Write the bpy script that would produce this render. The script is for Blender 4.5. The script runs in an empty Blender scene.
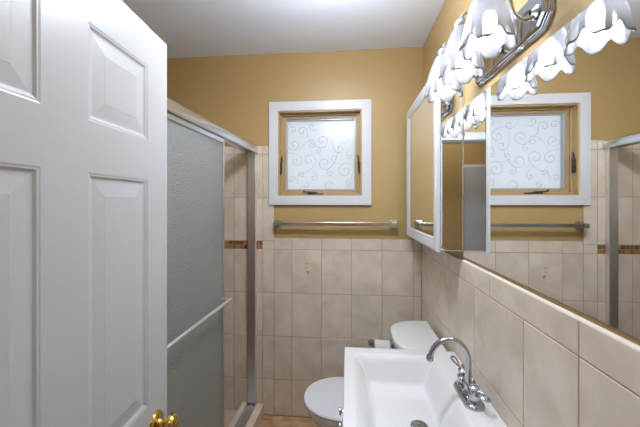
import bpy, bmesh, math, random
from mathutils import Vector, Matrix

random.seed(4)
S = bpy.context.scene
COL = S.collection
PI = math.pi

# ------------------------------------------------------------------ camera, sky, exposure
F_PX, YAW, YH = 305.8, 0.0904, 202.1
cam_d = bpy.data.cameras.new('camera')
cam_d.sensor_fit = 'HORIZONTAL'
cam_d.sensor_width = 36.0
cam_d.lens = F_PX / 640.0 * 36.0
cam_d.shift_y = -(213.5 - YH) / 640.0
cam_d.clip_start = 0.01
cam = bpy.data.objects.new('camera', cam_d)
COL.objects.link(cam)
cam.location = (0, 0, 0)
cam.rotation_euler = (PI / 2, 0, YAW)
S.camera = cam

world = bpy.data.worlds.new('sky')
S.world = world
world.use_nodes = True
bg = world.node_tree.nodes['Background']
bg.inputs[0].default_value = (0.86, 0.93, 1.0, 1)
bg.inputs[1].default_value = 0.95

BULB_STRENGTH = 11.0
HALL_FILL_STRENGTH = 15.0  # fill light added in the hall, out of view
ROOM_FILL_STRENGTH = 82.0  # fill light added above the bathroom to brighten it, out of view
S.view_settings.view_transform = 'Standard'
S.view_settings.look = 'None'
S.view_settings.gamma = 1.0
S.view_settings.use_curve_mapping = False
S.view_settings.exposure = 0.0

# ------------------------------------------------------------------ key dimensions (metres, eye level is z = 0)
D = 2.0646          # tile face of the back wall
DW = D + 0.009      # painted face of the back wall
XW = 0.483          # tile face of the right wall
XWP = 0.493         # painted face of the right wall
ZC, ZF = 1.024, -1.465
T = 0.2032          # tile width
TH = 0.298          # tile height
ZROW = -0.3245      # a horizontal joint on both walls
ZTILE = -0.247      # top of the wainscot
XTL = -0.503        # right edge of the tall tile strip beside the shower
ZTALL = 0.388
XL = -1.46          # shower's left wall
YE = 0.174          # inner face of the entry wall
YE0 = 0.055         # hall face of the entry wall
OPX0, OPX1, OPZ = -0.512, 0.235, 0.483
SH = -0.035         # the shower front runs slightly off the wall's direction


# ------------------------------------------------------------------ materials
def lin(c):
    return tuple(((v / 255) / 12.92 if v / 255 <= 0.04045 else ((v / 255 + 0.055) / 1.055) ** 2.4) for v in c) + (1,)


def mat(name, rgb, rough=0.5, metal=0.0, spec=0.5, coat=0.0):
    m = bpy.data.materials.new(name)
    m.use_nodes = True
    b = m.node_tree.nodes['Principled BSDF']
    b.inputs['Base Color'].default_value = lin(rgb)
    b.inputs['Roughness'].default_value = rough
    b.inputs['Metallic'].default_value = metal
    b.inputs['Specular IOR Level'].default_value = spec
    b.inputs['Coat Weight'].default_value = coat
    return m


def nd(m, t, **kw):
    n = m.node_tree.nodes.new(t)
    for k, v in kw.items():
        setattr(n, k, v)
    return n


def lk(m, a, b):
    m.node_tree.links.new(a, b)


def bsdf(m):
    return m.node_tree.nodes['Principled BSDF']


def noise_bump(m, scale, strength, dist=0.002, detail=3):
    tc = nd(m, 'ShaderNodeTexCoord')
    n = nd(m, 'ShaderNodeTexNoise')
    n.inputs['Scale'].default_value = scale
    n.inputs['Detail'].default_value = detail
    lk(m, tc.outputs['Object'], n.inputs['Vector'])
    bp = nd(m, 'ShaderNodeBump')
    bp.inputs['Strength'].default_value = strength
    bp.inputs['Distance'].default_value = dist
    lk(m, n.outputs['Fac'], bp.inputs['Height'])
    lk(m, bp.outputs['Normal'], bsdf(m).inputs['Normal'])
    return tc, n


def mottled(m, c1, c2, scale=6, island=0.0, detail=5, lo=0.35, hi=0.65, hue=None):
    """two-tone cloudy colour, optionally with a small random offset per mesh island"""
    tc = nd(m, 'ShaderNodeTexCoord')
    geo = nd(m, 'ShaderNodeNewGeometry')
    add = nd(m, 'ShaderNodeVectorMath', operation='MULTIPLY_ADD')
    add.inputs[1].default_value = (1, 1, 1)
    sc = nd(m, 'ShaderNodeMath', operation='MULTIPLY')
    sc.inputs[1].default_value = 37.0 if island else 0.0
    lk(m, geo.outputs['Random Per Island'], sc.inputs[0])
    lk(m, tc.outputs['Object'], add.inputs[0])
    lk(m, sc.outputs[0], add.inputs[2])
    n = nd(m, 'ShaderNodeTexNoise')
    n.inputs['Scale'].default_value = scale
    n.inputs['Detail'].default_value = detail
    n.inputs['Distortion'].default_value = 0.6
    lk(m, add.outputs[0], n.inputs['Vector'])
    r = nd(m, 'ShaderNodeValToRGB')
    r.color_ramp.elements[0].position = lo
    r.color_ramp.elements[1].position = hi
    r.color_ramp.elements[0].color = lin(c1)
    r.color_ramp.elements[1].color = lin(c2)
    lk(m, n.outputs['Fac'], r.inputs['Fac'])
    out = r.outputs['Color']
    if island:
        hs = nd(m, 'ShaderNodeHueSaturation')
        mr = nd(m, 'ShaderNodeMapRange')
        mr.inputs['To Min'].default_value = 1 - island
        mr.inputs['To Max'].default_value = 1 + island
        lk(m, geo.outputs['Random Per Island'], mr.inputs['Value'])
        lk(m, mr.outputs['Result'], hs.inputs['Value'])
        lk(m, out, hs.inputs['Color'])
        out = hs.outputs['Color']
    lk(m, out, bsdf(m).inputs['Base Color'])


M = {}
M['paint'] = mat('tan_paint', (181, 152, 100), 0.4)
noise_bump(M['paint'], 160, 0.06, 0.001)
M['ceiling'] = mat('ceiling_white', (232, 239, 250), 0.7)
noise_bump(M['ceiling'], 120, 0.05, 0.001)
M['white'] = mat('white_trim_paint', (218, 219, 220), 0.32)
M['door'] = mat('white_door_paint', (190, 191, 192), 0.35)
noise_bump(M['door'], 90, 0.03, 0.001)
M['tile'] = mat('beige_tile', (190, 172, 150), 0.16)
mottled(M['tile'], (209, 194, 174), (226, 212, 194), 7, 0.02)
M['grout'] = mat('brown_grout', (166, 142, 120), 0.85)
M['caulk'] = mat('pale_caulk', (236, 228, 216), 0.4)
M['floor'] = mat('floor_tile', (186, 150, 108), 0.3)
mottled(M['floor'], (170, 134, 96), (200, 166, 124), 9, 0.05)
M['hallfloor'] = mat('hall_floor', (150, 118, 84), 0.4)
M['chrome'] = mat('chrome', (186, 188, 193), 0.07, 1.0)
M['nickel'] = mat('satin_nickel', (205, 203, 199), 0.22, 1.0)
M['alu'] = mat('bright_aluminium', (220, 222, 226), 0.27, 1.0)
M['satin'] = mat('satin_aluminium', (236, 237, 239), 0.42, 1.0)
M['brass'] = mat('polished_brass', (206, 172, 92), 0.13, 1.0)
M['bronze'] = mat('dark_bronze_hardware', (84, 78, 74), 0.35, 0.7)
M['mirror'] = mat('mirror_glass', (251, 253, 253), 0.0, 1.0)
M['porcelain'] = mat('white_porcelain', (228, 228, 227), 0.08, 0, 0.5, 0.3)
M['plastic'] = mat('white_seat_plastic', (232, 234, 237), 0.16)
M['cabinet'] = mat('white_cabinet_paint', (228, 229, 231), 0.3)
M['jamb'] = mat('tan_window_paint', (190, 160, 112), 0.4)
M['sash'] = mat('oak_sash', (176, 150, 108), 0.4)
M['spacer'] = mat('grey_glazing_strip', (176, 180, 186), 0.35, 0.3)
M['dark'] = mat('dark_gap', (46, 42, 38), 0.6)
M['paper'] = mat('white_tissue_paper', (240, 240, 238), 0.9)
M['motif'] = mat('olive_glaze', (166, 156, 118), 0.3)
M['pan'] = mat('beige_shower_base', (190, 172, 150), 0.3)
M['swirl'] = mat('grey_swirl_film', (128, 136, 148), 0.5)

# mosaic chips, a colour of its own for each chip
m = M['mosaic'] = mat('glass_mosaic', (150, 100, 50), 0.12)
g = nd(m, 'ShaderNodeNewGeometry')
r = nd(m, 'ShaderNodeValToRGB')
r.color_ramp.interpolation = 'CONSTANT'
for i, (p, c) in enumerate([(0, (122, 74, 34)), (0.22, (176, 128, 62)), (0.42, (150, 118, 92)), (0.6, (196, 152, 96)), (0.75, (150, 104, 60)), (0.88, (120, 98, 60))]):
    e = r.color_ramp.elements[i] if i < 2 else r.color_ramp.elements.new(p)
    e.position = p
    e.color = lin(c)
lk(m, g.outputs['Random Per Island'], r.inputs['Fac'])
lk(m, r.outputs['Color'], bsdf(m).inputs['Base Color'])


def mix_mat(name):
    m = bpy.data.materials.new(name)
    m.use_nodes = True
    nt = m.node_tree
    nt.nodes.remove(nt.nodes['Principled BSDF'])
    return m, nt.nodes['Material Output']


def sh(m, t, col=None, rough=None, ior=None):
    n = nd(m, t)
    if col:
        n.inputs['Color'].default_value = lin(col)
    if rough is not None:
        n.inputs['Roughness'].default_value = rough
    if ior:
        n.inputs['IOR'].default_value = ior
    return n


def mixs(m, a, b, fac):
    x = nd(m, 'ShaderNodeMixShader')
    if isinstance(fac, (int, float)):
        x.inputs[0].default_value = fac
    else:
        lk(m, fac, x.inputs[0])
    lk(m, a.outputs[0], x.inputs[1])
    lk(m, b.outputs[0], x.inputs[2])
    return x


# frosted window pane: daylight spreads through it
m, out = mix_mat('frosted_window_glass')
M['pane'] = m
tr = sh(m, 'ShaderNodeBsdfTranslucent', (252, 253, 255))
rf = sh(m, 'ShaderNodeBsdfRefraction', (252, 253, 255), 0.6, 1.05)
gl = sh(m, 'ShaderNodeBsdfGlossy', (255, 255, 255), 0.25)
lk(m, mixs(m, mixs(m, tr, rf, 0.35), gl, 0.05).outputs[0], out.inputs[0])

# obscure shower glass: pebbled surface
m, out = mix_mat('obscure_shower_glass')
M['obscure'] = m
tc = nd(m, 'ShaderNodeTexCoord')
vo = nd(m, 'ShaderNodeTexNoise')
vo.inputs['Scale'].default_value = 210
vo.inputs['Detail'].default_value = 2
lk(m, tc.outputs['Object'], vo.inputs['Vector'])
bp = nd(m, 'ShaderNodeBump')
bp.inputs['Strength'].default_value = 1.0
bp.inputs['Distance'].default_value = 0.008
lk(m, vo.outputs['Fac'], bp.inputs['Height'])
tr = sh(m, 'ShaderNodeBsdfTranslucent', (248, 252, 240))
rf = sh(m, 'ShaderNodeBsdfRefraction', (240, 246, 232), 0.3, 1.08)
gl = sh(m, 'ShaderNodeBsdfGlossy', (255, 255, 255), 0.16)
df = sh(m, 'ShaderNodeBsdfDiffuse', (226, 232, 236))
fr = nd(m, 'ShaderNodeFresnel')
fr.inputs['IOR'].default_value = 1.5
for n in (tr, rf, gl, df, fr):
    lk(m, bp.outputs['Normal'], n.inputs['Normal'])
lk(m, mixs(m, mixs(m, mixs(m, tr, rf, 0.5), df, 0.3), gl, fr.outputs[0]).outputs[0], out.inputs[0])

# lamp shade glass: frosted body, clear ruffled rim
m, out = mix_mat('tulip_shade_glass')
M['shade'] = m
tc = nd(m, 'ShaderNodeTexCoord')
sx = nd(m, 'ShaderNodeSeparateXYZ')
lk(m, tc.outputs['Object'], sx.inputs[0])
mr = nd(m, 'ShaderNodeMapRange')
mr.inputs['From Min'].default_value = 0.018
mr.inputs['From Max'].default_value = 0.075
lk(m, sx.outputs['Z'], mr.inputs['Value'])
tr = sh(m, 'ShaderNodeBsdfTranslucent', (250, 250, 252))
df = sh(m, 'ShaderNodeBsdfDiffuse', (240, 240, 242))
ts = sh(m, 'ShaderNodeBsdfTransparent', (236, 238, 242))
gl = sh(m, 'ShaderNodeBsdfGlossy', (255, 255, 255), 0.05)
fr = nd(m, 'ShaderNodeFresnel')
fr.inputs['IOR'].default_value = 1.5
frost = mixs(m, mixs(m, tr, df, 0.4), ts, 0.62)
clear = mixs(m, ts, mixs(m, tr, df, 0.5), 0.42)
lk(m, mixs(m, mixs(m, clear, frost, mr.outputs['Result']), gl, fr.outputs[0]).outputs[0], out.inputs[0])


def emis(name, rgb, strength):
    m, out = mix_mat(name)
    e = sh(m, 'ShaderNodeEmission', rgb)
    e.inputs['Strength'].default_value = strength
    lk(m, e.outputs[0], out.inputs[0])
    return m


M['bulb'] = emis('lit_bulb', (238, 244, 255), BULB_STRENGTH)
M['hall_fill'] = emis('hall_fill_glow', (255, 248, 240), HALL_FILL_STRENGTH)  # glow of the added hall fill
M['room_fill'] = emis('room_fill_glow', (236, 243, 255), ROOM_FILL_STRENGTH)  # glow of the added bathroom fill


# ------------------------------------------------------------------ mesh helpers
class MB:
    """collects shapes; build() links them as ONE mesh object"""

    def __init__(self):
        self.bm = bmesh.new()

    def _take(self, b, mtx=None):
        if mtx is not None:
            b.transform(mtx)
        me = bpy.data.meshes.new('tmp')
        b.to_mesh(me)
        b.free()
        self.bm.from_mesh(me)
        bpy.data.meshes.remove(me)
        return self

    def box(self, x0, x1, y0, y1, z0, z1, bev=0.0, seg=2, mtx=None):
        b = bmesh.new()
        bmesh.ops.create_cube(b, size=1.0)
        b.transform(Matrix.Translation(((x0 + x1) / 2, (y0 + y1) / 2, (z0 + z1) / 2)) @ Matrix.Diagonal((abs(x1 - x0), abs(y1 - y0), abs(z1 - z0), 1)))
        if bev:
            bmesh.ops.bevel(b, geom=b.edges[:], offset=bev, segments=seg, affect='EDGES', profile=0.5)
        return self._take(b, mtx)

    def lathe(self, prof, n=32, mtx=None, closed=False):
        """prof: (radius, z) list, axis = local z"""
        b = bmesh.new()
        rings = []
        for r_, z_ in prof:
            if r_ < 1e-6:
                rings.append([b.verts.new((0, 0, z_))])
            else:
                rings.append([b.verts.new((r_ * math.cos(2 * PI * k / n), r_ * math.sin(2 * PI * k / n), z_)) for k in range(n)])
        for a, c in zip(rings, rings[1:]):
            for k in range(n):
                k2 = (k + 1) % n
                if len(a) == 1 and len(c) == 1:
                    continue
                if len(a) == 1:
                    b.faces.new((a[0], c[k2], c[k]))
                elif len(c) == 1:
                    b.faces.new((a[k], a[k2], c[0]))
                else:
                    b.faces.new((a[k], a[k2], c[k2], c[k]))
        for ring, flip in ((rings[0], True), (rings[-1], False)):
            if len(ring) > 1 and closed:
                b.faces.new(ring[::-1] if flip else ring)
        bmesh.ops.recalc_face_normals(b, faces=b.faces[:])
        return self._take(b, mtx)

    def tube(self, pts, rad, n=12, closed=False, caps=True, mtx=None, flat=None):
        """rad: number or list; flat scales the section along the second frame axis"""
        b = bmesh.new()
        pts = [Vector(p) for p in pts]
        N = len(pts)
        rad = [rad] * N if isinstance(rad, (int, float)) else rad
        rings = []
        up = None
        for i, p in enumerate(pts):
            a = pts[(i - 1) % N] if (closed or i > 0) else p
            c = pts[(i + 1) % N] if (closed or i < N - 1) else p
            t = (c - a).normalized()
            if up is None:
                up = Vector((0, 0, 1)) if abs(t.z) < 0.9 else Vector((0, 1, 0))
            s = t.cross(up).normalized()
            up = s.cross(t).normalized()
            fl = flat if flat else 1.0
            rings.append([b.verts.new(p + s * rad[i] * math.cos(2 * PI * k / n) + up * rad[i] * fl * math.sin(2 * PI * k / n)) for k in range(n)])
        M2 = N if closed else N - 1
        for i in range(M2):
            a, c = rings[i], rings[(i + 1) % N]
            for k in range(n):
                b.faces.new((a[k], a[(k + 1) % n], c[(k + 1) % n], c[k]))
        if caps and not closed:
            b.faces.new(rings[0][::-1])
            b.faces.new(rings[-1])
        bmesh.ops.recalc_face_normals(b, faces=b.faces[:])
        return self._take(b, mtx)

    def loft(self, loops, cap0=True, cap1=True, mtx=None):
        b = bmesh.new()
        rings = [[b.verts.new(p) for p in lp] for lp in loops]
        for a, c in zip(rings, rings[1:]):
            n = len(a)
            for k in range(n):
                b.faces.new((a[k], a[(k + 1) % n], c[(k + 1) % n], c[k]))
        if cap0:
            b.faces.new(rings[0][::-1])
        if cap1:
            b.faces.new(rings[-1])
        bmesh.ops.recalc_face_normals(b, faces=b.faces[:])
        return self._take(b, mtx)

    def prism(self, poly, axis, a0, a1, bev=0.0, mtx=None):
        """poly: 2-D outline; axis 'x','y','z' = extrusion direction"""
        def P(u, v, w):
            return {'x': (w, u, v), 'y': (u, w, v), 'z': (u, v, w)}[axis]
        b = bmesh.new()
        r0 = [b.verts.new(P(u, v, a0)) for u, v in poly]
        r1 = [b.verts.new(P(u, v, a1)) for u, v in poly]
        n = len(poly)
        for k in range(n):
            b.faces.new((r0[k], r0[(k + 1) % n], r1[(k + 1) % n], r1[k]))
        b.faces.new(r0[::-1])
        b.faces.new(r1)
        bmesh.ops.recalc_face_normals(b, faces=b.faces[:])
        if bev:
            bmesh.ops.bevel(b, geom=b.edges[:], offset=bev, segments=2, affect='EDGES', profile=0.5)
        return self._take(b, mtx)

    def build(self, name, material, parent=None, smooth=None, loc=None, **props):
        bm = self.bm
        if loc is not None:
            bm.transform(Matrix.Translation(-Vector(loc)))
        me = bpy.data.meshes.new(name)
        bm.to_mesh(me)
        bm.free()
        me.materials.append(material)
        if smooth is not None:
            for p in me.polygons:
                p.use_smooth = True
            me.set_sharp_from_angle(angle=math.radians(smooth))
        o = bpy.data.objects.new(name, me)
        COL.objects.link(o)
        if loc is not None:
            o.location = loc
        if parent is not None:
            o.parent = parent
        for k, v in props.items():
            o[k] = v
        return o


def empty(name, loc=(0, 0, 0), rz=0.0, **props):
    o = bpy.data.objects.new(name, None)
    COL.objects.link(o)
    o.location = loc
    o.rotation_euler = (0, 0, rz)
    o.empty_display_size = 0.05
    for k, v in props.items():
        o[k] = v
    return o


def aim(p, d):
    """matrix that puts local z along d at p"""
    return Matrix.Translation(p) @ Vector(d).to_track_quat('Z', 'Y').to_matrix().to_4x4()


def bez(p0, p1, p2, p3, n=10):
    P = [Vector(p) for p in (p0, p1, p2, p3)]
    return [P[0] * (1 - t) ** 3 + P[1] * 3 * t * (1 - t) ** 2 + P[2] * 3 * t * t * (1 - t) + P[3] * t ** 3 for t in (i / n for i in range(n + 1))]


def rrect(x0, x1, y0, y1, r, n=6):
    pts = []
    for cx, cy, a0 in ((x1 - r, y1 - r, 0), (x0 + r, y1 - r, PI / 2), (x0 + r, y0 + r, PI), (x1 - r, y0 + r, 1.5 * PI)):
        for k in range(n + 1):
            a = a0 + PI / 2 * k / n
            pts.append((cx + r * math.cos(a), cy + r * math.sin(a)))
    return pts


# ------------------------------------------------------------------ tiling: each tile is a shallow slab with an eased edge
def tile_slab(mb, plane, c, u0, u1, v0, v1, th, gap=0.003, ease=0.0012):
    """plane 'y': u=x, v=z, face towards -y at c; 'x-': face towards -x; 'x+': face towards +x; 'z': face up (u=x, v=y)"""
    u0 += gap / 2; u1 -= gap / 2; v0 += gap / 2; v1 -= gap / 2
    if u1 - u0 < 0.004 or v1 - v0 < 0.004:
        return
    b = mb.bm
    e = ease

    def P(u, v, w):      # w = height above the bed
        return {'y': (u, c + th - w, v), 'x-': (c + th - w, u, v), 'x+': (c - th + w, u, v), 'z': (u, v, c - th + w)}[plane]
    r0 = [b.verts.new(P(u, v, 0)) for u, v in ((u0, v0), (u1, v0), (u1, v1), (u0, v1))]
    r1 = [b.verts.new(P(u, v, th - e)) for u, v in ((u0, v0), (u1, v0), (u1, v1), (u0, v1))]
    r2 = [b.verts.new(P(u, v, th)) for u, v in ((u0 + e, v0 + e), (u1 - e, v0 + e), (u1 - e, v1 - e), (u0 + e, v1 - e))]
    fs = []
    for A, B in ((r0, r1), (r1, r2)):
        for k in range(4):
            fs.append(b.faces.new((A[k], A[(k + 1) % 4], B[(k + 1) % 4], B[k])))
    fs.append(b.faces.new(r2))
    if plane in ('y', 'x+'):
        pass
    fs_n = Vector({'y': (0, -1, 0), 'x-': (-1, 0, 0), 'x+': (1, 0, 0), 'z': (0, 0, 1)}[plane])
    fs[-1].normal_update()
    if fs[-1].normal.dot(fs_n) < 0:
        for f in fs:
            f.normal_flip()


def grid_tiles(mb, plane, c, us, vs, th, keep=lambda u, v: True):
    for a, b_ in zip(us, us[1:]):
        for p, q in zip(vs, vs[1:]):
            if keep((a + b_) / 2, (p + q) / 2):
                tile_slab(mb, plane, c, a, b_, p, q, th)


def cuts(lo, hi, origin, step):
    k0 = math.ceil((lo - origin) / step + 1e-6)
    out = [lo]
    x = origin + k0 * step
    while x < hi - 1e-4:
        if x - lo > 1e-4:
            out.append(x)
        x += step
    out.append(hi)
    return out


# ------------------------------------------------------------------ shell
WX0, WX1, WZ0, WZ1 = -0.476, 0.094, 0.042, 0.622        # window opening
b = MB()
b.box(XL - 0.12, WX0, DW, DW + 0.14, ZF - 0.05, ZC + 0.1)
b.box(WX1, XWP + 0.12, DW, DW + 0.14, ZF - 0.05, ZC + 0.1)
b.box(WX0, WX1, DW, DW + 0.14, ZF - 0.05, WZ0)
b.box(WX0, WX1, DW, DW + 0.14, WZ1, ZC + 0.1)
wall_back = b.build('wall_back', M['paint'], kind='structure', label='tan painted back wall with beige tile wainscot under the window')

XA = -0.3816                                            # a vertical joint on the back wall
us = cuts(XL + 0.01, XW, XA, T)
us = sorted(set([round(u, 5) for u in us] + [XTL]))
vz = sorted(set([ZF] + [round(ZROW - k * TH, 5) for k in range(4)] + [ZTILE, ZROW + TH * 0.19, ZROW + TH * 0.19 + TH, ZTALL]))
vz = [v for v in vz if v >= ZF]
# tall strip (shower and the strip by the window): the mosaic band replaces part of one row
ZB0, ZB1 = ZROW + 0.004, ZROW + 0.058
vt = [ZF] + [round(ZROW - k * TH, 5) for k in range(3, -1, -1)] + [ZB1, ZB1 + TH, ZB1 + 2 * TH, ZTALL]
XMB = XA - T                                            # the mosaic band ends at this joint
b = MB()
ul = [u for u in us if u <= XTL + 1e-4]
for a, c in zip(ul, ul[1:]):
    for p, q in zip(vt, vt[1:]):
        if abs(p - ZROW) < 1e-3 and a < XMB - 1e-3:
            continue
        if q - p > 0.002:
            tile_slab(b, 'y', D, a, c, p, min(q, ZTALL), 0.009)
ur = [u for u in us if u >= XTL - 1e-4]
vr = [ZF] + [round(ZROW - k * TH, 5) for k in range(3, -1, -1)] + [ZTILE]
grid_tiles(b, 'y', D, ur, vr, 0.009)
b.build('wall_tile', M['tile'], wall_back)
b = MB()
b.box(XL, XTL, D + 0.0015, DW, ZF, ZTALL)
b.box(XTL, XW, D + 0.0015, DW, ZF, ZTILE)
b.build('grout_bed', M['grout'], wall_back)
b = MB()
x = XMB
row = [ZB0 - 0.004 + 0.0, ZROW + 0.027, ZROW + 0.054]
while x > XL + 0.02:
    for k in range(2):
        z0 = ZROW + 0.002 + k * 0.0275
        tile_slab(b, 'y', D - 0.0005, x - 0.0265, x, z0, z0 + 0.0265, 0.009, 0.002, 0.001)
    x -= 0.0268
b.build('mosaic_band', M['mosaic'], wall_back)

b = MB()
mx, mz = -0.272, -0.478
for q in range(2):
    b.box(mx - 0.016, mx + 0.006, D - 0.0012, D + 0.001, mz + 0.030 + q * 0.026, mz + 0.036 + q * 0.026, 0.0005, 1)
for ang in (0.5, 1.3, 2.2, -0.8):
    b.tube([(mx, D - 0.0005, mz), (mx + 0.008 * math.cos(ang), D - 0.0012, mz + 0.008 * math.sin(ang)), (mx + 0.016 * math.cos(ang), D - 0.0005, mz + 0.016 * math.sin(ang))], [0.0025, 0.0048, 0.001], 8)
b.build('tile_motif', M['motif'], wall_back, 40, label='small olive motif on one tile')

# right wall: painted above, tiled below, the cut top row has wide tiles
b = MB()
b.box(XWP, XWP + 0.12, YE0, DW + 0.14, ZF - 0.05, ZC + 0.1)
wall_right = b.build('wall_right', M['paint'], kind='structure', label='tan painted wall with tall beige tile wainscot under the mirror')
YB = 1.0953
b = MB()
wide = sorted([YE] + [YB + k * 2 * T - 0.0 for k in range(-4, 3) if YE < YB + k * 2 * T < D] + [D])
low = sorted([YE] + [YB - T * k for k in range(1, 5) if YB - T * k > YE] + [YB + 2 * T, YB + 0.62 * T] + [D])
grid_tiles(b, 'x-', XW, wide, [ZROW, ZTILE], 0.010)
grid_tiles(b, 'x-', XW, low, [ZF] + [round(ZROW - k * TH, 5) for k in range(3, -1, -1)], 0.010)
b.build('wall_tile', M['tile'], wall_right)
b = MB()
b.box(XW + 0.0012, XWP, YE, D, ZF, ZTILE)
b.build('grout_bed', M['grout'], wall_right)
b = MB()
b.prism([(XW + 0.001, ZTILE - 0.003), (XW + 0.0012, ZTILE + 0.0005), (XW + 0.004, ZTILE + 0.003), (XWP, ZTILE + 0.003), (XWP, ZTILE - 0.003)], 'y', YE, 1.34)
b.build('caulk_line', M['caulk'], wall_right, label='pale caulk line')

# left wall of the shower, its end wall and the ceiling
b = MB()
b.box(XL - 0.12, XL, YE0, DW + 0.14, ZF - 0.05, ZC + 0.1)
wall_left = b.build('wall_left', M['paint'], kind='structure', label='shower side wall behind the sliding glass doors')
YS = 0.52
vL = [ZF] + [round(ZROW - k * TH, 5) for k in range(3, -1, -1)] + [ZB1, ZB1 + TH, ZB1 + 2 * TH, ZTALL]
b = MB()
grid_tiles(b, 'x+', XL + 0.010, cuts(YS, D, D, T) if False else cuts(YS, D, D - 6 * T, T), vL, 0.009)
b.build('wall_tile', M['tile'], wall_left)
b = MB()
b.box(XL, XL + 0.0085, YS, D, ZF, ZTALL)
b.build('grout_bed', M['grout'], wall_left)
b = MB()
b.box(XL, -0.72, YE, YS, ZF, ZC)
b.build('wall_shower', M['paint'], kind='structure', label='short wall closing the near end of the shower')

b = MB()
b.box(XL - 0.12, 1.3, -1.3, DW + 0.14, ZC, ZC + 0.1)
b.build('ceiling', M['ceiling'], kind='structure', label='flat white ceiling')

b = MB()
b.box(XL - 0.12, XWP + 0.12, YE0, DW + 0.14, ZF - 0.1, ZF - 0.006)
floor = b.build('floor', M['grout'], kind='structure', label='beige tiled bathroom floor')
b = MB()
grid_tiles(b, 'z', ZF, cuts(-0.75, XW, -0.2, 0.305), cuts(YE, D, 2.02 - 0.61, 0.305), 0.008)
b.build('floor_tile', M['floor'], floor)

# entry wall with the doorway the camera stands in, and the hall seen in the cabinet's mirrored side
b = MB()
b.box(XL - 0.12, OPX0, YE0, YE, ZF - 0.05, ZC + 0.1)
b.box(OPX1, XWP + 0.12, YE0, YE, ZF - 0.05, ZC + 0.1)
b.box(OPX0, OPX1, YE0, YE, OPZ + 0.012, ZC + 0.1)
wf = b.build('wall_front', M['paint'], kind='structure', label='tan painted wall with the bathroom doorway')
b = MB()
for y0, y1 in ((YE, YE + 0.016), (YE0 - 0.016, YE0)):
    b.box(OPX1 - 0.004, OPX1 + 0.058, y0, y1, ZF, OPZ + 0.066, 0.004)
    b.box(OPX0 - 0.058, OPX0 + 0.004, y0, y1, ZF, OPZ + 0.066, 0.004)
    b.box(OPX0, OPX1, y0, y1, OPZ + 0.006, OPZ + 0.066, 0.004)
b.box(OPX1 - 0.012, OPX1, YE0, YE, ZF, OPZ + 0.012)
b.box(OPX0 - 0.0, OPX0 + 0.004, YE0, YE, ZF, OPZ + 0.012)
b.box(OPX0, OPX1, YE0, YE, OPZ, OPZ + 0.012)
b.build('trim_1', M['white'], kind='structure', label='white door casing around the bathroom doorway')

HY = -1.05
b = MB()
b.box(-1.6, 1.3, HY - 0.1, HY, ZF - 0.05, ZC + 0.1)
b.build('wall_hall', M['paint'], kind='structure', label='tan hall wall across from the bathroom')
b = MB()
b.box(-1.7, -1.58, HY, YE0, ZF - 0.05, ZC + 0.1)
b.box(1.2, 1.3, HY, YE0, ZF - 0.05, ZC + 0.1)
b.build('wall_hallway', M['paint'], kind='structure', label='tan end walls of the hall')
b = MB()
b.box(-1.6, 1.3, HY, YE0, ZF - 0.1, ZF - 0.002)
b.build('floor_hall', M['hallfloor'], kind='structure', label='brown hall floor')


# ------------------------------------------------------------------ six-panel doors
def panel_door(name, width, z0, z1, th, rows, stile, mull, material, label):
    """door in local x (0 .. width, hinge at 0), thickness along y (face at y=0 is seen), panels cut into both faces"""
    root = empty(name, kind='structure', label=label)
    pw = (width - 2 * stile - mull) / 2
    b = MB()
    # frame of stiles and rails
    b.box(0, stile, 0, th, z0, z1, 0.0015, 1)
    b.box(width - stile, width, 0, th, z0, z1, 0.0015, 1)
    b.box(stile + pw, stile + pw + mull, 0.0001, th - 0.0001, z0 + 0.01, z1 - 0.01)
    zs = [z0] + [v for r_ in sorted(rows) for v in r_] + [z1]
    for k in range(0, len(zs), 2):
        b.box(stile - 0.002, width - stile + 0.002, 0, th, zs[k], zs[k + 1])
    b.build('frame', material, root)
    # panels: sloped moulding down, flat groove, raised field
    for (r0, r1) in rows:
        for x0 in (stile, stile + pw + mull):
            x1 = x0 + pw
            b = MB()
            for side in (0, 1):
                lev = [(0.0, 0.0), (0.003, 0.0010), (0.006, 0.0012), (0.011, 0.0042), (0.014, 0.0048), (0.018, 0.0048), (0.046, 0.0020), (0.048, 0.0015)]
                loops = []
                for ins, dep in lev:
                    y = dep if side == 0 else th - dep
                    loops.append([(x0 + ins, y, r0 + ins), (x1 - ins, y, r0 + ins), (x1 - ins, y, r1 - ins), (x0 + ins, y, r1 - ins)])
                b.loft(loops, cap0=False, cap1=True)
            b.build('panel', material, root)
    return root


door = panel_door('door_1', 0.711, ZF + 0.012, 0.479, 0.035,
                  [(-1.28, -0.72), (-0.555, 0.061), (0.168, 0.371)], 0.100, 0.103, M['door'],
                  'white six panel bathroom door standing open at the left')
# local +x runs from the hinge to the free edge, the seen face looks towards +x of the room
ddir = Vector((-0.0577, 0.9989, 0)).normalized()
hinge = Vector((-0.5468, 0.8843, 0)) - ddir * 0.711
door.location = hinge
door.rotation_euler = (0, 0, math.atan2(ddir.y, ddir.x))

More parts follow.
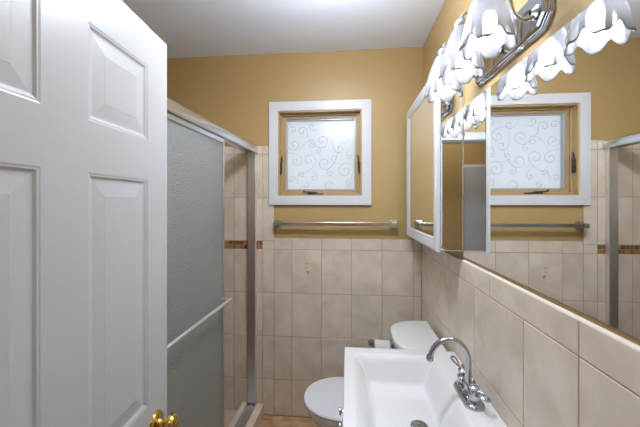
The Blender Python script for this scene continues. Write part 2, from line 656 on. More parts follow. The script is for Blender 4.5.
# knob on both faces (local: seen face at y=0 looks towards -y)
kn = MB()
for s, y0 in ((-1, 0.0), (1, 0.035)):
    mtx = aim(Vector((0.711 - 0.062, y0, -0.628)), (0, s, 0))
    kn.lathe([(0.0, -0.001), (0.033, 0.0), (0.033, 0.003), (0.029, 0.008), (0.016, 0.011), (0.0125, 0.016), (0.012, 0.026), (0.014, 0.030), (0.022, 0.034),
              (0.0265, 0.040), (0.0275, 0.047), (0.0255, 0.054), (0.021, 0.058), (0.012, 0.061), (0.0, 0.062)], 32, mtx)
kn.build('knob', M['brass'], door, 40, label='polished brass door knob')
lt = MB()
lt.box(0.7105, 0.7125, 0.006, 0.029, -0.66, -0.60, 0.0005, 1)
lt.build('latch_plate', M['brass'], door)
for hz in (0.28, -0.45, -1.22):
    h = MB()
    h.tube([(0.0, -0.006, hz - 0.045), (0.0, -0.006, hz + 0.045)], 0.006, 10)
    h.build('hinge', M['brass'], door, 40)

hd = panel_door('door_2', 0.76, ZF + 0.01, 0.405, 0.03, [], 0.11, 0.10, M['door'], 'white flush door across the hall')
hd.location = (-0.385, HY + 0.032, 0)
hd.rotation_euler = (0, 0, PI)
b = MB()
b.box(-0.383, -0.366, HY, HY + 0.02, ZF, 0.44, 0.004)
b.box(-1.164, -1.147, HY, HY + 0.02, ZF, 0.44, 0.004)
b.box(-1.147, -0.383, HY, HY + 0.02, 0.407, 0.44, 0.004)
b.build('trim_2', M['white'], kind='structure', label='white casing of the hall door')

# ------------------------------------------------------------------ window
win = empty('window_1', (-0.19, DW, 0.33), kind='structure', label='small frosted window with swirl pattern and white casing')
win_m = Matrix.Translation((0.19, -DW, -0.33))


def wbuild(mb, name, material, parent=win, smooth=None, **k):
    mb.bm.transform(Matrix.Translation((0.19, -DW, -0.33)))
    return mb.build(name, material, parent, smooth, **k)


OX0, OX1, OZ0, OZ1 = -0.538, 0.157, -0.019, 0.685
b = MB()
yf, yb = DW - 0.021, DW + 0.001
b.prism([(OX0, OZ0), (WX0, WZ0), (WX0, WZ1), (OX0, OZ1)], 'y', yf, yb, 0.002)
b.prism([(WX1, WZ0), (OX1, OZ0), (OX1, OZ1), (WX1, WZ1)], 'y', yf, yb, 0.002)
b.prism([(OX0, OZ1), (WX0, WZ1), (WX1, WZ1), (OX1, OZ1)], 'y', yf, yb, 0.002)
b.prism([(OX0, OZ0), (OX1, OZ0), (WX1, WZ0), (WX0, WZ0)], 'y', yf, yb, 0.002)
wbuild(b, 'casing', M['white'], label='white window casing')


def ring(mb, x0, x1, z0, z1, w, ya, yb_, bev=0.002):
    mb.box(x0, x0 + w, ya, yb_, z0, z1, bev)
    mb.box(x1 - w, x1, ya, yb_, z0, z1, bev)
    mb.box(x0 + w, x1 - w, ya, yb_, z0, z0 + w, bev)
    mb.box(x0 + w, x1 - w, ya, yb_, z1 - w, z1, bev)


b = MB()
ring(b, WX0 - 0.001, WX1 + 0.001, WZ0 - 0.001, WZ1 + 0.001, 0.010, DW - 0.012, DW + 0.139, 0)
wbuild(b, 'jamb', M['jamb'])
b = MB()
ring(b, WX0 + 0.009, WX1 - 0.009, WZ0 + 0.009, WZ1 - 0.009, 0.014, DW + 0.030, DW + 0.085)
wbuild(b, 'frame_stop', M['sash'])
b = MB()
SX0, SX1, SZ0, SZ1 = WX0 + 0.018, WX1 - 0.018, WZ0 + 0.018, WZ1 - 0.018
ring(b, SX0, SX1, SZ0, SZ1, 0.024, DW + 0.046, DW + 0.10)
sash = wbuild(b, 'sash', M['sash'])
b = MB()
ring(b, SX0 + 0.022, SX1 - 0.022, SZ0 + 0.022, SZ1 - 0.022, 0.009, DW + 0.054, DW + 0.0865, 0.001)
wbuild(b, 'glazing_strip', M['spacer'], sash)
b = MB()
b.box(SX0 + 0.03, SX1 - 0.03, DW + 0.0845, DW + 0.0875, SZ0 + 0.03, SZ1 - 0.03)
wbuild(b, 'pane', M['pane'], sash)
# swirls on the pane's film: scrolls as thin raised lines
b = MB()
GX0, GX1, GZ0, GZ1 = SX0 + 0.032, SX1 - 0.032, SZ0 + 0.032, SZ1 - 0.032
GW, GH = GX1 - GX0, GZ1 - GZ0


def scroll(u, v, r, a0, turn, tail=0.0, n=30, w=0.0009):
    """spiral ending at its centre (u, v in 0..1 of the pane); tail leaves tangentially"""
    pts = []
    cx, cz = GX0 + u * GW, GZ0 + v * GH
    R_ = r * GW
    for i in range(n + 1):
        t = i / n
        a = a0 + turn * t
        rr = R_ * (1 - t) ** 0.8 + 0.03 * R_
        pts.append(Vector((cx + rr * math.cos(a), 0, cz + rr * math.sin(a))))
    if tail:
        d = (pts[0] - pts[1]).normalized()
        s = Vector((-d.z, 0, d.x)) * (1 if turn > 0 else -1)
        pre = []
        L = tail * GW
        for i in range(8, 0, -1):
            t = i / 8
            pre.append(pts[0] + d * L * t - s * L * 0.5 * t * t)
        pts = pre + pts
    pts = [p for p in pts if GX0 < p.x < GX1 and GZ0 < p.z < GZ1]
    if len(pts) > 3:
        ww = [w * (0.55 + 0.45 * min(1, i / 6, (len(pts) - 1 - i) / 4 + 0.3)) for i in range(len(pts))]
        b.tube([(p.x, DW + 0.0836, p.z) for p in pts], ww, 6)


for a in [(0.87, 0.27, 0.115, 1.0, 8.5, 0.18), (0.56, 0.38, 0.10, -0.6, -8.5, 0.30), (0.645, 0.24, 0.052, 2.6, 7, 0.08), (0.40, 0.17, 0.05, 0.4, -7, 0.10),
          (0.62, 0.03, 0.09, 0.2, 5.5, 0.0), (0.78, 0.60, 0.075, 3.4, 7, 0.2), (0.93, 0.48, 0.04, 3.0, 7, 0.1), (0.21, 0.21, 0.045, 2.8, -7, 0.08),
          (0.33, 0.43, 0.10, -0.8, 8.5, 0.26), (0.13, 0.42, 0.085, 1.2, -8, 0.2), (0.10, 0.66, 0.085, 3.9, 8, 0.16), (0.36, 0.66, 0.07, 2.2, -7.5, 0.22),
          (0.52, 0.71, 0.105, -2.2, 8.5, 0.24), (0.84, 0.74, 0.09, 1.2, -7.5, 0.2), (0.22, 0.86, 0.07, 0.2, 7.5, 0.12), (0.08, 0.88, 0.05, 2.0, -7, 0.08),
          (0.68, 0.89, 0.06, 4.0, 7, 0.12), (0.93, 0.92, 0.05, 1.0, 7, 0.06), (0.06, 0.14, 0.05, 0.8, 7, 0.1), (0.27, 0.05, 0.05, 1.5, -6, 0.0),
          (0.46, 0.56, 0.04, 0.5, -7, 0.05), (0.93, 0.08, 0.045, 2.2, 6.5, 0.06), (0.72, 0.45, 0.055, 4.2, -6, 0.1), (0.37, 0.93, 0.05, 4.4, -6, 0.1)]:
    scroll(*a)
wbuild(b, 'swirl_film', M['swirl'], sash, label='grey scroll pattern')
# crank operator and the two side latches
b = MB()
b.box(-0.275, -0.165, DW + 0.004, DW + 0.03, WZ0 + 0.006, WZ0 + 0.022, 0.005)
b.tube(bez((-0.20, DW + 0.012, WZ0 + 0.018), (-0.25, DW, WZ0 + 0.034), (-0.29, DW - 0.004, WZ0 + 0.018), (-0.302, DW + 0.002, WZ0 + 0.036), 10), [0.0055] * 8 + [0.007, 0.0085, 0.007], 10)
wbuild(b, 'crank_handle', M['bronze'], win, 40)
for lx, s in ((WX0 + 0.012, 1), (WX1 - 0.012, -1)):
    b = MB()
    b.box(lx - 0.004, lx + 0.004, DW + 0.004, DW + 0.03, 0.185, 0.275, 0.002)
    b.tube(bez((lx + s * 0.004, DW + 0.012, 0.20), (lx + s * 0.012, DW + 0.004, 0.24), (lx + s * 0.006, DW + 0.004, 0.29), (lx + s * 0.016, DW + 0.0, 0.318), 10), [0.006] * 9 + [0.005, 0.004], 10)
    wbuild(b, 'latch', M['bronze'], win, 40)

# ------------------------------------------------------------------ shower front
YB0 = 2.06
curb = empty('shower_curb', (-0.65, YB0, -1.385), SH, kind='structure', label='tiled curb under the sliding shower doors')
b = MB()
b.box(-0.074, 0.074, -1.53, 0.003, ZF + 1.385, -0.010, 0.002)
b.build('curb_body', M['tile'], curb)
b = MB()
ys = [-1.53 + 0.3055 * k for k in range(6)]
for y0, y1 in zip(ys, ys[1:]):
    tile_slab(b, 'z', 0.0, -0.078, 0.078, y0, y1 + (0.004 if y1 > -0.1 else 0), 0.010)
b.build('curb_cap', M['tile'], curb)
b = MB()
b.box(XL, -0.715, YS, D, ZF - 0.004, ZF + 0.02)
b.build('floor_shower', M['pan'], kind='structure', label='beige shower floor behind the sliding doors')

enc = empty('shower_enclosure', (-0.65, YB0, -1.385), SH, label='bright metal framed sliding shower doors with obscure glass', category='shower door')
ZH = 0.392 + 1.385
b = MB()                                                  # header extrusion with a rounded outer nose
prof = [(-0.034, ZH - 0.058), (-0.034, ZH - 0.006), (-0.030, ZH), (0.006, ZH), (0.020, ZH - 0.004), (0.031, ZH - 0.014), (0.037, ZH - 0.030), (0.037, ZH - 0.052), (0.033, ZH - 0.058), (0.027, ZH - 0.058),
        (0.027, ZH - 0.048), (-0.028, ZH - 0.048), (-0.028, ZH - 0.058)]
b.prism(prof, 'y', -1.53, 0.0)
b.build('header_rail', M['alu'], enc, 25)
for y0, y1 in ((-0.030, 0.0), (-1.53, -1.50)):
    b = MB()
    b.box(-0.028, 0.026, y0, y1, 0.016, ZH - 0.050, 0.002)
    b.build('post', M['satin'], enc)
b = MB()
b.prism([(-0.032, 0.0), (0.032, 0.0), (0.032, 0.012), (0.027, 0.016), (0.022, 0.008), (0.003, 0.008), (0.003, 0.018), (-0.003, 0.018), (-0.003, 0.008), (-0.026, 0.008), (-0.026, 0.016), (-0.032, 0.016)], 'y', -1.53, 0.0)
b.build('bottom_track', M['alu'], enc)


def slider(xc, y0, y1, handle):
    z0, z1 = 0.022, ZH - 0.052
    g = MB()
    g.box(xc - 0.0025, xc + 0.0025, y0 + 0.006, y1 - 0.006, z0 + 0.01, z1 - 0.02)
    p = g.build('sliding_panel', M['obscure'], enc)
    f = MB()
    f.box(xc - 0.007, xc + 0.007, y0, y0 + 0.014, z0, z1, 0.0015)
    f.box(xc - 0.007, xc + 0.007, y1 - 0.014, y1, z0, z1, 0.0015)
    f.box(xc - 0.008, xc + 0.008, y0 + 0.014, y1 - 0.014, z1 - 0.03, z1, 0.0015)
    f.box(xc - 0.008, xc + 0.008, y0 + 0.014, y1 - 0.014, z0, z0 + 0.022, 0.0015)
    f.build('panel_frame', M['alu'], p)
    if handle:
        h = MB()
        zb = -0.505 + 1.385
        h.tube([(xc + 0.048, y0 + 0.03, zb), (xc + 0.048, y1 - 0.012, zb)], 0.0085, 14)
        for yy in (y0 + 0.05, y1 - 0.03):
            h.box(xc + 0.006, xc + 0.05, yy - 0.006, yy + 0.006, zb - 0.008, zb + 0.008, 0.002)
        h.build('towel_rail', M['satin'], p, 40)


slider(0.014, -1.26, -0.500, True)
slider(-0.014, -1.495, -0.72, False)

# ------------------------------------------------------------------ wall mirror
b = MB()
b.box(XWP - 0.006, XWP - 0.0005, 0.32, 1.340, ZTILE + 0.017, 0.397)
mir = b.build('wall_mirror', M['mirror'], label='wide frameless wall mirror between the tile and the light fixture', category='mirror')

# ------------------------------------------------------------------ medicine cabinet
CY0, CY1, CZ0, CZ1, CX = 1.345, 2.005, -0.213, 0.574, 0.374
cab = empty('medicine_cabinet', (XWP, (CY0 + CY1) / 2, CZ0), label='white framed mirrored medicine cabinet on the wall by the corner', category='cabinet')


def cbuild(mb, name, material, parent=cab, smooth=None, **k):
    mb.bm.transform(Matrix.Translation((-XWP, -(CY0 + CY1) / 2, -CZ0)))
    return mb.build(name, material, parent, smooth, **k)


b = MB()
b.box(CX + 0.020, XWP - 0.0005, CY0 + 0.004, CY1 - 0.004, CZ0 + 0.004, CZ1 - 0.004, 0.001, 1)
cbuild(b, 'body', M['cabinet'])
for yy in (CY0 + 0.0005, CY1 - 0.0045):
    b = MB()
    b.box(CX + 0.022, XWP - 0.009, yy, yy + 0.004, CZ0 + 0.008, CZ1 - 0.008)
    cbuild(b, 'side_mirror', M['mirror'], label='mirrored side panel')
FWD = 0.058
b = MB()
lv = [(0.0, 0.019), (0.0, 0.006), (0.004, 0.001), (0.012, 0.0), (0.034, 0.003), (0.044, 0.006), (0.050, 0.005), (FWD, 0.010), (FWD, 0.012)]
loops = []
for ins, dep in lv:
    loops.append([(CX + dep, CY0 + ins, CZ0 + ins), (CX + dep, CY1 - ins, CZ0 + ins), (CX + dep, CY1 - ins, CZ1 - ins), (CX + dep, CY0 + ins, CZ1 - ins)])
b.loft(loops, cap0=True, cap1=False)
dr = cbuild(b, 'door', M['white'], label='white moulded door frame')
b = MB()
b.box(CX + 0.010, CX + 0.014, CY0 + FWD - 0.004, CY1 - FWD + 0.004, CZ0 + FWD - 0.004, CZ1 - FWD + 0.004)
cbuild(b, 'mirror_panel', M['mirror'], dr)

# ------------------------------------------------------------------ vanity light
LY = [0.818, 1.0, 1.182]
LX, LZ = 0.357, 0.401                                     # shade centre and rim height
lamp = empty('vanity_light', (XWP, 0.995, 0.48), label='chrome wall light with three ruffled glass tulip shades', category='wall light')


def lbuild(mb, name, material, parent=lamp, smooth=None, **k):
    mb.bm.transform(Matrix.Translation((-XWP, -0.995, -0.48)))
    return mb.build(name, material, parent, smooth, **k)


PY0, PY1, PZ0, PZ1, CH = 0.775, 1.215, 0.424, 0.546, 0.030
b = MB()


def octo(ins):
    y0, y1, z0, z1, c = PY0 + ins, PY1 - ins, PZ0 + ins, PZ1 - ins, CH - ins * 0.4
    return [(y0 + c, z0), (y1 - c, z0), (y1, z0 + c), (y1, z1 - c), (y1 - c, z1), (y0 + c, z1), (y0, z1 - c), (y0, z0 + c)]


loops = []
for ins, prot in [(0, 0.0005), (0, 0.006), (0.003, 0.009), (0.007, 0.009), (0.009, 0.012), (0.013, 0.012), (0.015, 0.016), (0.020, 0.020), (0.024, 0.020)]:
    loops.append([(XWP - prot, y, z) for y, z in octo(ins)])
b.loft(loops)
lbuild(b, 'back_plate', M['chrome'])


def shade_mesh():
    b = bmesh.new()
    NZ, NA, NP = 22, 96, 6
    rings = []
    for i in range(NZ + 1):
        t = i / NZ                                         # 0 neck, 1 rim
        rr = 0.021 + 0.040 * (math.sin(min(t, 1) * PI / 2) ** 0.85) + 0.0035 * max(0, (t - 0.78) / 0.22) ** 1.5
        ring_ = []
        for k in range(NA):
            a = 2 * PI * k / NA
            pet = math.cos(NP * a)
            w = max(0, (t - 0.35) / 0.65)
            r_ = rr * (1 + 0.055 * w * pet + 0.03 * w * w * math.cos(2 * NP * a + 0.6))
            z_ = 0.150 * (1 - t) - 0.012 * w * w * pet + 0.004 * w * w * math.cos(2 * NP * a)
            ring_.append(b.verts.new((r_ * math.cos(a), r_ * math.sin(a), z_)))
        rings.append(ring_)
    for p, q in zip(rings, rings[1:]):
        for k in range(NA):
            b.faces.new((p[k], q[k], q[(k + 1) % NA], p[(k + 1) % NA]))
    me = bpy.data.meshes.new('shade')
    b.to_mesh(me)
    b.free()
    for p in me.polygons:
        p.use_smooth = True
    me.materials.append(M['shade'])
    return me


SHM = shade_mesh()
for y in LY:
    a = MB()
    top = LZ + 0.150
    # gooseneck: out of the plate, dips, rises over the shade and comes down into the socket
    P = bez((XWP - 0.018, y, 0.478), (XWP - 0.05, y, 0.440), (XWP - 0.085, y, 0.47), (XWP - 0.080, y, 0.53), 12)
    P += bez((XWP - 0.080, y, 0.53), (XWP - 0.076, y, 0.60), (LX, y, 0.61), (LX, y, top + 0.025), 12)[1:]
    a.tube(P, 0.0052, 10)
    a.lathe([(0.0, 0.0), (0.018, 0.0), (0.018, 0.004), (0.010, 0.010), (0.006, 0.014)], 20, aim(Vector((XWP - 0.0195, y, 0.478)), (-1, 0, 0)))
    a.lathe([(0.0, top + 0.030), (0.010, top + 0.028), (0.023, top + 0.014), (0.026, top + 0.004), (0.026, top - 0.006), (0.0, top - 0.006)], 24, Matrix.Translation((LX, y, 0)))
    lbuild(a, 'arm', M['chrome'], lamp, 40)
    sd = bpy.data.objects.new('shade', SHM)
    COL.objects.link(sd)
    sd.parent = lamp
    sd.location = (LX - XWP, y - 0.995, LZ - 0.48)
    so = sd.modifiers.new('thickness', 'SOLIDIFY')
    so.thickness = 0.0025
    so.offset = 0
    bl = MB()
    bl.lathe([(0.0, 0.010), (0.014, 0.012), (0.025, 0.019), (0.0325, 0.032), (0.034, 0.042), (0.031, 0.055), (0.022, 0.068), (0.0135, 0.078), (0.0125, 0.10), (0.0, 0.101)], 24)
    bl.build('bulb', M['bulb'], sd, 60, label='lit round bulb')

# ------------------------------------------------------------------ towel bar on the back wall
tb = empty('towel_bar', (-0.09, DW, -0.145), label='square posted metal towel bar under the window', category='towel bar')
b = MB()
b.box(-0.392, 0.392, -0.063, -0.049, -0.012, 0.012, 0.002)
b.build('bar', M['nickel'], tb)
for xx in (-0.392, 0.392):
    b = MB()
    b.box(xx - 0.024, xx + 0.024, -0.012, -0.0005, -0.024, 0.024, 0.003)
    b.box(xx - 0.014, xx + 0.014, -0.070, -0.010, -0.014, 0.014, 0.003)
    b.build('post', M['nickel'], tb)

# ------------------------------------------------------------------ vanity cabinet and sink
VY0, VY1 = 0.80, 1.42
van = empty('vanity_cabinet', (0.25, 1.11, ZF), label='white vanity cabinet under the sink', category='vanity')


def vbuild(mb, name, material, parent=van, smooth=None, **k):
    mb.bm.transform(Matrix.Translation((-0.25, -1.11, -ZF)))
    return mb.build(name, material, parent, smooth, **k)


b = MB()
ZV = -0.715
b.box(0.02, 0.036, VY0, VY1, ZF + 0.10, ZV)
b.box(0.02, XW - 0.004, VY0, VY0 + 0.016, ZF, ZV)
b.box(0.02, XW - 0.004, VY1 - 0.016, VY1, ZF, ZV)
b.box(0.036, XW - 0.004, VY0 + 0.016, VY1 - 0.016, ZF + 0.10, ZF + 0.116)
b.box(0.07, 0.086, VY0 + 0.016, VY1 - 0.016, ZF + 0.001, ZF + 0.10)
vbuild(b, 'body', M['cabinet'])
for y0, y1, ky in ((VY0 + 0.006, 1.108, 1.072), (1.112, VY1 - 0.006, 1.150)):
    b = MB()
    b.box(0.0035, 0.0195, y0, y1, ZF + 0.115, ZV - 0.012, 0.002)
    for e0, e1, f0, f1 in ((y0, y1, ZF + 0.115, ZF + 0.175), (y0, y1, ZV - 0.072, ZV - 0.012), (y0, y0 + 0.055, ZF + 0.17, ZV - 0.07), (y1 - 0.055, y1, ZF + 0.17, ZV - 0.07)):
        b.box(0.0, 0.006, e0, e1, f0, f1, 0.0015)
    d = vbuild(b, 'door', M['cabinet'])
    k = MB()
    k.lathe([(0.0, 0.0), (0.009, 0.0), (0.0075, 0.003), (0.0045, 0.007), (0.0045, 0.020), (0.009, 0.024), (0.0145, 0.026), (0.0145, 0.029), (0.010, 0.032), (0.0, 0.033)], 20, aim(Vector((0.0, ky, -0.785)), (-1, 0, 0)))
    vbuild(k, 'knob', M['nickel'], d, 40, label='round metal knob')

# integral sink top: a slab whose upper surface dips into a rectangular basin
SKX0, SKX1, SKY0, SKY1, SKZ = -0.012, XW - 0.002, 0.78, 1.44, -0.680
BX0, BX1, BY0, BY1 = 0.022, 0.388, 0.825, 1.398
b = bmesh.new()
NX, NY = 84, 110


def basin(x, y):
    cx, cy = (BX0 + BX1) / 2, (BY0 + BY1) / 2
    hx, hy = (BX1 - BX0) / 2, (BY1 - BY0) / 2
    r_ = 0.045
    qx, qy = abs(x - cx) - (hx - r_), abs(y - cy) - (hy - r_)
    sd = math.hypot(max(qx, 0), max(qy, 0)) + min(max(qx, qy), 0) - r_
    if sd >= 0:
        return 0.0
    u = -sd / 0.068
    k = 0.28                                               # rounding at the rim and, tighter, at the foot of the wall
    if u < 2 * k:
        e = u * u / (4 * k)
    else:
        e = u - k
    f = 0.16
    m_ = 1 - k
    if e > m_ - f:
        w = min(1, (e - (m_ - f)) / (2 * f))
        e = m_ - f + 2 * f * (w - w * w / 2)
    e /= m_
    t = min(1, u)
    slope = 0.006 * max(0, 1 - math.hypot(x - 0.215, y - 1.10) / 0.25)
    return -0.100 * e - slope * t


def spread(lo, hi, n, breaks):
    # grid lines, denser about the basin's rim
    xs = [lo + (hi - lo) * i / n for i in range(n + 1)]
    for q in breaks:
        xs += [q + d_ for d_ in (-0.006, -0.003, -0.001, 0, 0.001, 0.003, 0.006, 0.010)]
    return sorted(set(round(v, 5) for v in xs if lo <= v <= hi))


gx = spread(SKX0, SKX1, 70, (BX0, BX1))
gy = spread(SKY0, SKY1, 90, (BY0, BY1))
vv = [[b.verts.new((x, y, SKZ + basin(x, y))) for y in gy] for x in gx]
for i in range(len(gx) - 1):
    for j in range(len(gy) - 1):
        b.faces.new((vv[i][j], vv[i + 1][j], vv[i + 1][j + 1], vv[i][j + 1]))
# rim: round over and a skirt down to the underside
edge = [vv[i][0] for i in range(len(gx))] + [vv[-1][j] for j in range(1, len(gy))] + [vv[i][-1] for i in range(len(gx) - 2, -1, -1)] + [vv[0][j] for j in range(len(gy) - 2, 0, -1)]
prev = edge
for out_, dz in ((0.0016, -0.0006), (0.003, -0.0024), (0.0036, -0.005), (0.0036, -0.030), (0.002, -0.034), (-0.02, -0.034)):
    cur = []
    for v in edge:
        ox = -1 if v.co.x <= SKX0 + 1e-6 else (0 if v.co.x < SKX1 - 1e-6 else 0.0)
        oy = -1 if v.co.y <= SKY0 + 1e-6 else (1 if v.co.y >= SKY1 - 1e-6 else 0)
        cur.append(b.verts.new((v.co.x + ox * out_, v.co.y + oy * out_, SKZ + dz)))
    n = len(edge)
    for k in range(n):
        b.faces.new((prev[k], cur[k], cur[(k + 1) % n], prev[(k + 1) % n]))
    prev = cur
bmesh.ops.recalc_face_normals(b, faces=b.faces[:])
b.transform(Matrix.Translation((-0.235, -1.11, 0.714)))
me = bpy.data.meshes.new('sink')
b.to_mesh(me)
b.free()
for p in me.polygons:
    p.use_smooth = True
me.set_sharp_from_angle(angle=math.radians(55))
me.materials.append(M['porcelain'])
sink = bpy.data.objects.new('sink', me)
COL.objects.link(sink)
sink.location = (0.235, 1.11, -0.714)
sink['label'] = 'glossy white rectangular basin top on the vanity cabinet'
sink['category'] = 'sink'
dx, dy = 0.25, 1.098
dz = SKZ + basin(dx, dy)
b = MB()
b.lathe([(0.0, 0.004), (0.012, 0.0045), (0.0155, 0.003), (0.0165, 0.001), (0.018, 0.001), (0.020, 0.004), (0.028, 0.004), (0.031, 0.0015), (0.031, -0.004), (0.0, -0.004)], 32)
dn = b.build('drain', M['chrome'], sink, 40, label='chrome drain')
dn.location = (dx - 0.235, dy - 1.11, dz + 0.714)

# ------------------------------------------------------------------ faucet
FX, FY = 0.420, 1.112
fau = empty('faucet', (FX, FY, SKZ), label='chrome gooseneck faucet with two loop lever handles on the sink', category='faucet')
b = MB()
loops = []
for sc_, z_ in ((1.0, 0.0), (1.0, 0.007), (0.97, 0.010), (0.84, 0.013), (0.78, 0.0135)):
    hw, hl = 0.033 * sc_, 0.080 - 0.033 * (1 - sc_)
    loops.append([(x, y, z_) for x, y in rrect(-hw, hw, -hl, hl, hw * 0.98, 8)])
b.loft(loops)
b.build('base_plate', M['chrome'], fau, 40)
b = MB()
b.lathe([(0.0, 0.012), (0.021, 0.012), (0.021, 0.017), (0.017, 0.022), (0.0145, 0.034), (0.0165, 0.042), (0.0165, 0.047), (0.012, 0.053), (0.0, 0.053)], 24)
P = [Vector((0, 0, 0.045)), Vector((0.0, 0, 0.075)), Vector((0.0, 0, 0.105))]
P += bez((0, 0, 0.115), (0.002, 0, 0.215), (-0.105, 0, 0.222), (-0.127, 0, 0.142), 18)
P += [Vector((-0.131, 0, 0.128))]
R_ = [0.0118, 0.0112, 0.0108] + [0.0106 - 0.0016 * i / 18 for i in range(19)] + [0.009]
b.tube(P, R_, 16)
b.lathe([(0.0, 0.0), (0.0095, 0.0), (0.0125, 0.004), (0.0125, 0.018), (0.0095, 0.022), (0.0, 0.022)], 20, aim(Vector((-0.1275, 0, 0.140)), (-0.27, 0, -0.96)))
b.build('spout', M['chrome'], fau, 40)


def handle(y, d, lift):
    h = MB()
    h.lathe([(0.0, 0.012), (0.0225, 0.012), (0.0225, 0.016), (0.020, 0.021), (0.017, 0.030), (0.0195, 0.038), (0.0195, 0.043), (0.012, 0.049), (0.011, 0.054), (0.0165, 0.060), (0.0165, 0.066), (0.008, 0.071),
             (0.005, 0.076), (0.0065, 0.080), (0.004, 0.085), (0.0, 0.086)], 24, Matrix.Translation((0, y, 0)))
    h.build('handle_base', M['chrome'], fau, 40)
    l = MB()
    d = Vector(d).normalized()
    c0 = Vector((0, y, 0.062))
    u = (d + Vector((0, 0, lift))).normalized()
    s = u.cross(Vector((0, 0, 1))).normalized()
    l.tube([c0 + u * 0.008, c0 + u * 0.024], [0.0055, 0.0045], 10)
    pts = []
    for k in range(24):
        a = 2 * PI * k / 24
        pts.append(c0 + u * (0.038 - 0.017 * math.cos(a)) + s * 0.0100 * math.sin(a) * (1 - 0.35 * math.cos(a)))
    l.tube(pts, 0.0042, 8, closed=True)
    l.build('lever', M['chrome'], fau, 40)


handle(0.051, (-0.55, 0.75, 0), 0.75)
handle(-0.051, (0.45, -0.85, 0), -0.25)

# ------------------------------------------------------------------ toilet
TY = 1.657
toi = empty('toilet', (0.2, TY, ZF), label='white two piece toilet between the vanity and the back wall', category='toilet')


def tbuild(mb, name, material, parent=toi, smooth=40, **k):
    mb.bm.transform(Matrix.Translation((-0.2, -TY, -ZF)))
    return mb.build(name, material, parent, smooth, **k)


def egg(xb, xf, hw, z, n=48, back=3.2, front=2.15, xm=None):
    """plan outline: blunt towards xb (the wall), round towards xf (smaller x)"""
    xm = xm if xm is not None else xf + (xb - xf) * 0.52
    pts = []
    for k in range(n):
        a = 2 * PI * k / n
        c, s = math.cos(a), math.sin(a)
        e = back if c > 0 else front
        ax = (xb - xm) if c > 0 else (xm - xf)
        pts.append((xm + ax * math.copysign(abs(c) ** (2 / e), c), TY + hw * math.copysign(abs(s) ** (2 / (2.2 if c < 0 else 2.6)), s), z))
    return pts


b = MB()
zr = -1.085
b.loft([egg(0.42, -0.02, 0.115, ZF + 0.001), egg(0.42, -0.03, 0.118, ZF + 0.02), egg(0.40, -0.02, 0.105, ZF + 0.06), egg(0.38, -0.03, 0.100, ZF + 0.16), egg(0.37, -0.10, 0.125, ZF + 0.24), egg(0.36, -0.185, 0.165, ZF + 0.31),
        egg(0.36, -0.218, 0.180, zr - 0.03), egg(0.36, -0.224, 0.183, zr - 0.008), egg(0.355, -0.219, 0.178, zr)])
b.box(0.24, 0.47, TY - 0.10, TY + 0.10, ZF + 0.22, zr + 0.02, 0.02)
tbuild(b, 'bowl', M['porcelain'])
b = MB()
b.loft([egg(0.215, -0.224, 0.178, zr + 0.002), egg(0.218, -0.230, 0.183, zr + 0.006), egg(0.218, -0.230, 0.183, zr + 0.015), egg(0.214, -0.226, 0.179, zr + 0.019)])
tbuild(b, 'seat', M['plastic'])
b = MB()
z = zr + 0.0205
b.loft([egg(0.216, -0.230, 0.180, z), egg(0.220, -0.236, 0.185, z + 0.004), egg(0.220, -0.237, 0.186, z + 0.012), egg(0.216, -0.232, 0.181, z + 0.018), egg(0.19, -0.20, 0.155, z + 0.0225), egg(0.13, -0.12, 0.10, z + 0.025), egg(0.06, -0.04, 0.04, z + 0.026)])
tbuild(b, 'seat_lid', M['plastic'])
for s in (-1, 1):
    b = MB()
    b.tube([(0.222, TY + s * 0.075 - 0.018, zr + 0.022), (0.222, TY + s * 0.075 + 0.018, zr + 0.022)], 0.011, 12)
    tbuild(b, 'seat_hinge', M['plastic'])


def tank_plan(xf, hw, z, ex=3.0, n=40):
    pts = []
    xb = 0.462
    for k in range(n + 1):
        a = PI / 2 + PI * k / n
        c, s = math.cos(a), math.sin(a)
        pts.append((xb - (xb - xf) * abs(c) ** (2 / ex), TY + hw * math.copysign(abs(s) ** (2 / ex), s), z))
    return pts


b = MB()
b.loft([tank_plan(0.275, 0.175, -1.06), tank_plan(0.268, 0.18, -1.05), tank_plan(0.252, 0.193, -0.745), tank_plan(0.252, 0.193, -0.742)])
tbuild(b, 'tank', M['porcelain'])
b = MB()
b.loft([tank_plan(0.245, 0.198, -0.7415), tank_plan(0.234, 0.205, -0.736), tank_plan(0.231, 0.207, -0.715), tank_plan(0.234, 0.205, -0.706), tank_plan(0.243, 0.198, -0.701), tank_plan(0.262, 0.184, -0.699)])
tbuild(b, 'tank_lid', M['porcelain'])
b = MB()
b.lathe([(0.0, 0.0), (0.013, 0.0), (0.013, 0.008), (0.008, 0.013), (0.0, 0.014)], 16, aim(Vector((0.268, TY + 0.135, -0.79)), (-1, 0, 0)))
b.tube([(0.248, TY + 0.135, -0.79), (0.243, TY + 0.10, -0.793), (0.243, TY + 0.06, -0.798)], [0.006, 0.006, 0.008], 10)
tbuild(b, 'flush_lever', M['chrome'])

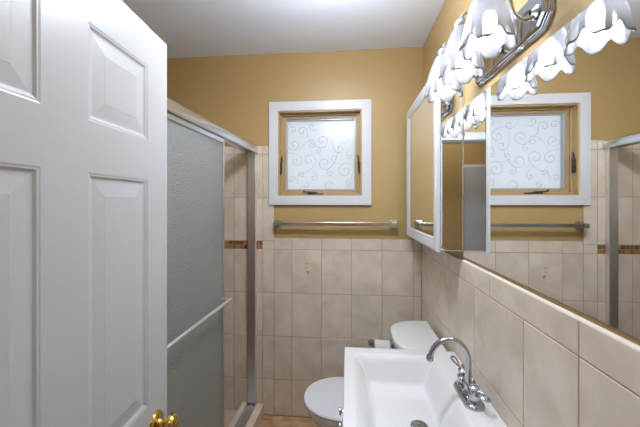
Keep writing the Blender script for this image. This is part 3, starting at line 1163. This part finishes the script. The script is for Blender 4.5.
# ------------------------------------------------------------------ toilet paper on the back wall
tp = empty('paper_holder', (0.225, DW, -0.935), label='chrome toilet paper holder on the back wall tile beside the toilet', category='toilet paper holder')
for s in (-1, 1):
    b = MB()
    b.lathe([(0.0, 0.0), (0.020, 0.0), (0.020, 0.004), (0.009, 0.012), (0.0, 0.013)], 20, aim(Vector((s * 0.068, -0.0105, 0.0)), (0, -1, 0)))
    b.tube([(s * 0.068, -0.02, 0), (s * 0.068, -0.062, 0.0), (s * 0.068, -0.075, 0.004)], [0.006, 0.006, 0.009], 10)
    b.build('bracket', M['chrome'], tp, 40)
b = MB()
b.tube([(-0.066, -0.068, 0.0), (0.066, -0.068, 0.0)], 0.006, 10)
b.build('roller', M['chrome'], tp, 40)
b = MB()
b.lathe([(0.019, -0.052), (0.046, -0.052), (0.0475, -0.050), (0.0475, 0.050), (0.046, 0.052), (0.019, 0.052), (0.019, -0.052)], 36, Matrix.Rotation(PI / 2, 4, 'Y'))
b.box(-0.052, 0.052, -0.0485, -0.047, -0.10, 0.0)
rl = b.build('toilet_paper', M['paper'], None, 40, label='white toilet paper roll on the holder on the back wall', category='toilet paper')
rl.location = (0.225, DW - 0.068, -0.935 - 0.008)
rl.rotation_euler = (0, 0.05, 0)

# ------------------------------------------------------------------ added fill lights, out of view: over the bathroom and in the hall
for nm, p, glass, lab in (('added_fill_light', (-0.06, 1.08, ZC), 'room_fill', 'added round fill light over the bathroom, out of view'), ('added_fill_light', (-0.25, -0.5, ZC), 'hall_fill', 'added round fill light in the hall, out of view')):
    hl = empty(nm, p, label=lab, category='added fill light')
    b = MB()
    b.lathe([(0.0, 0.0), (0.15, 0.0), (0.15, -0.02), (0.14, -0.025), (0.0, -0.025)], 36)
    b.build('base', M['white'], hl, 40)
    b = MB()
    if glass == 'room_fill':                                    # bathroom fill, shaped as a semi-flush bowl on a short stem
        b.lathe([(0.0, -0.160), (0.115, -0.160), (0.125, -0.172), (0.117, -0.20), (0.090, -0.228), (0.05, -0.243), (0.0, -0.248)], 36)
        st = MB()
        st.tube([(0, 0, -0.02), (0, 0, -0.162)], 0.012, 14)
        st.build('stem', M['white'], hl, 40)
    else:
        b.lathe([(0.138, -0.026), (0.142, -0.05), (0.135, -0.085), (0.105, -0.11), (0.06, -0.12), (0.0, -0.124)], 36)
    b.build('fill_glow', M[glass], hl, 60)
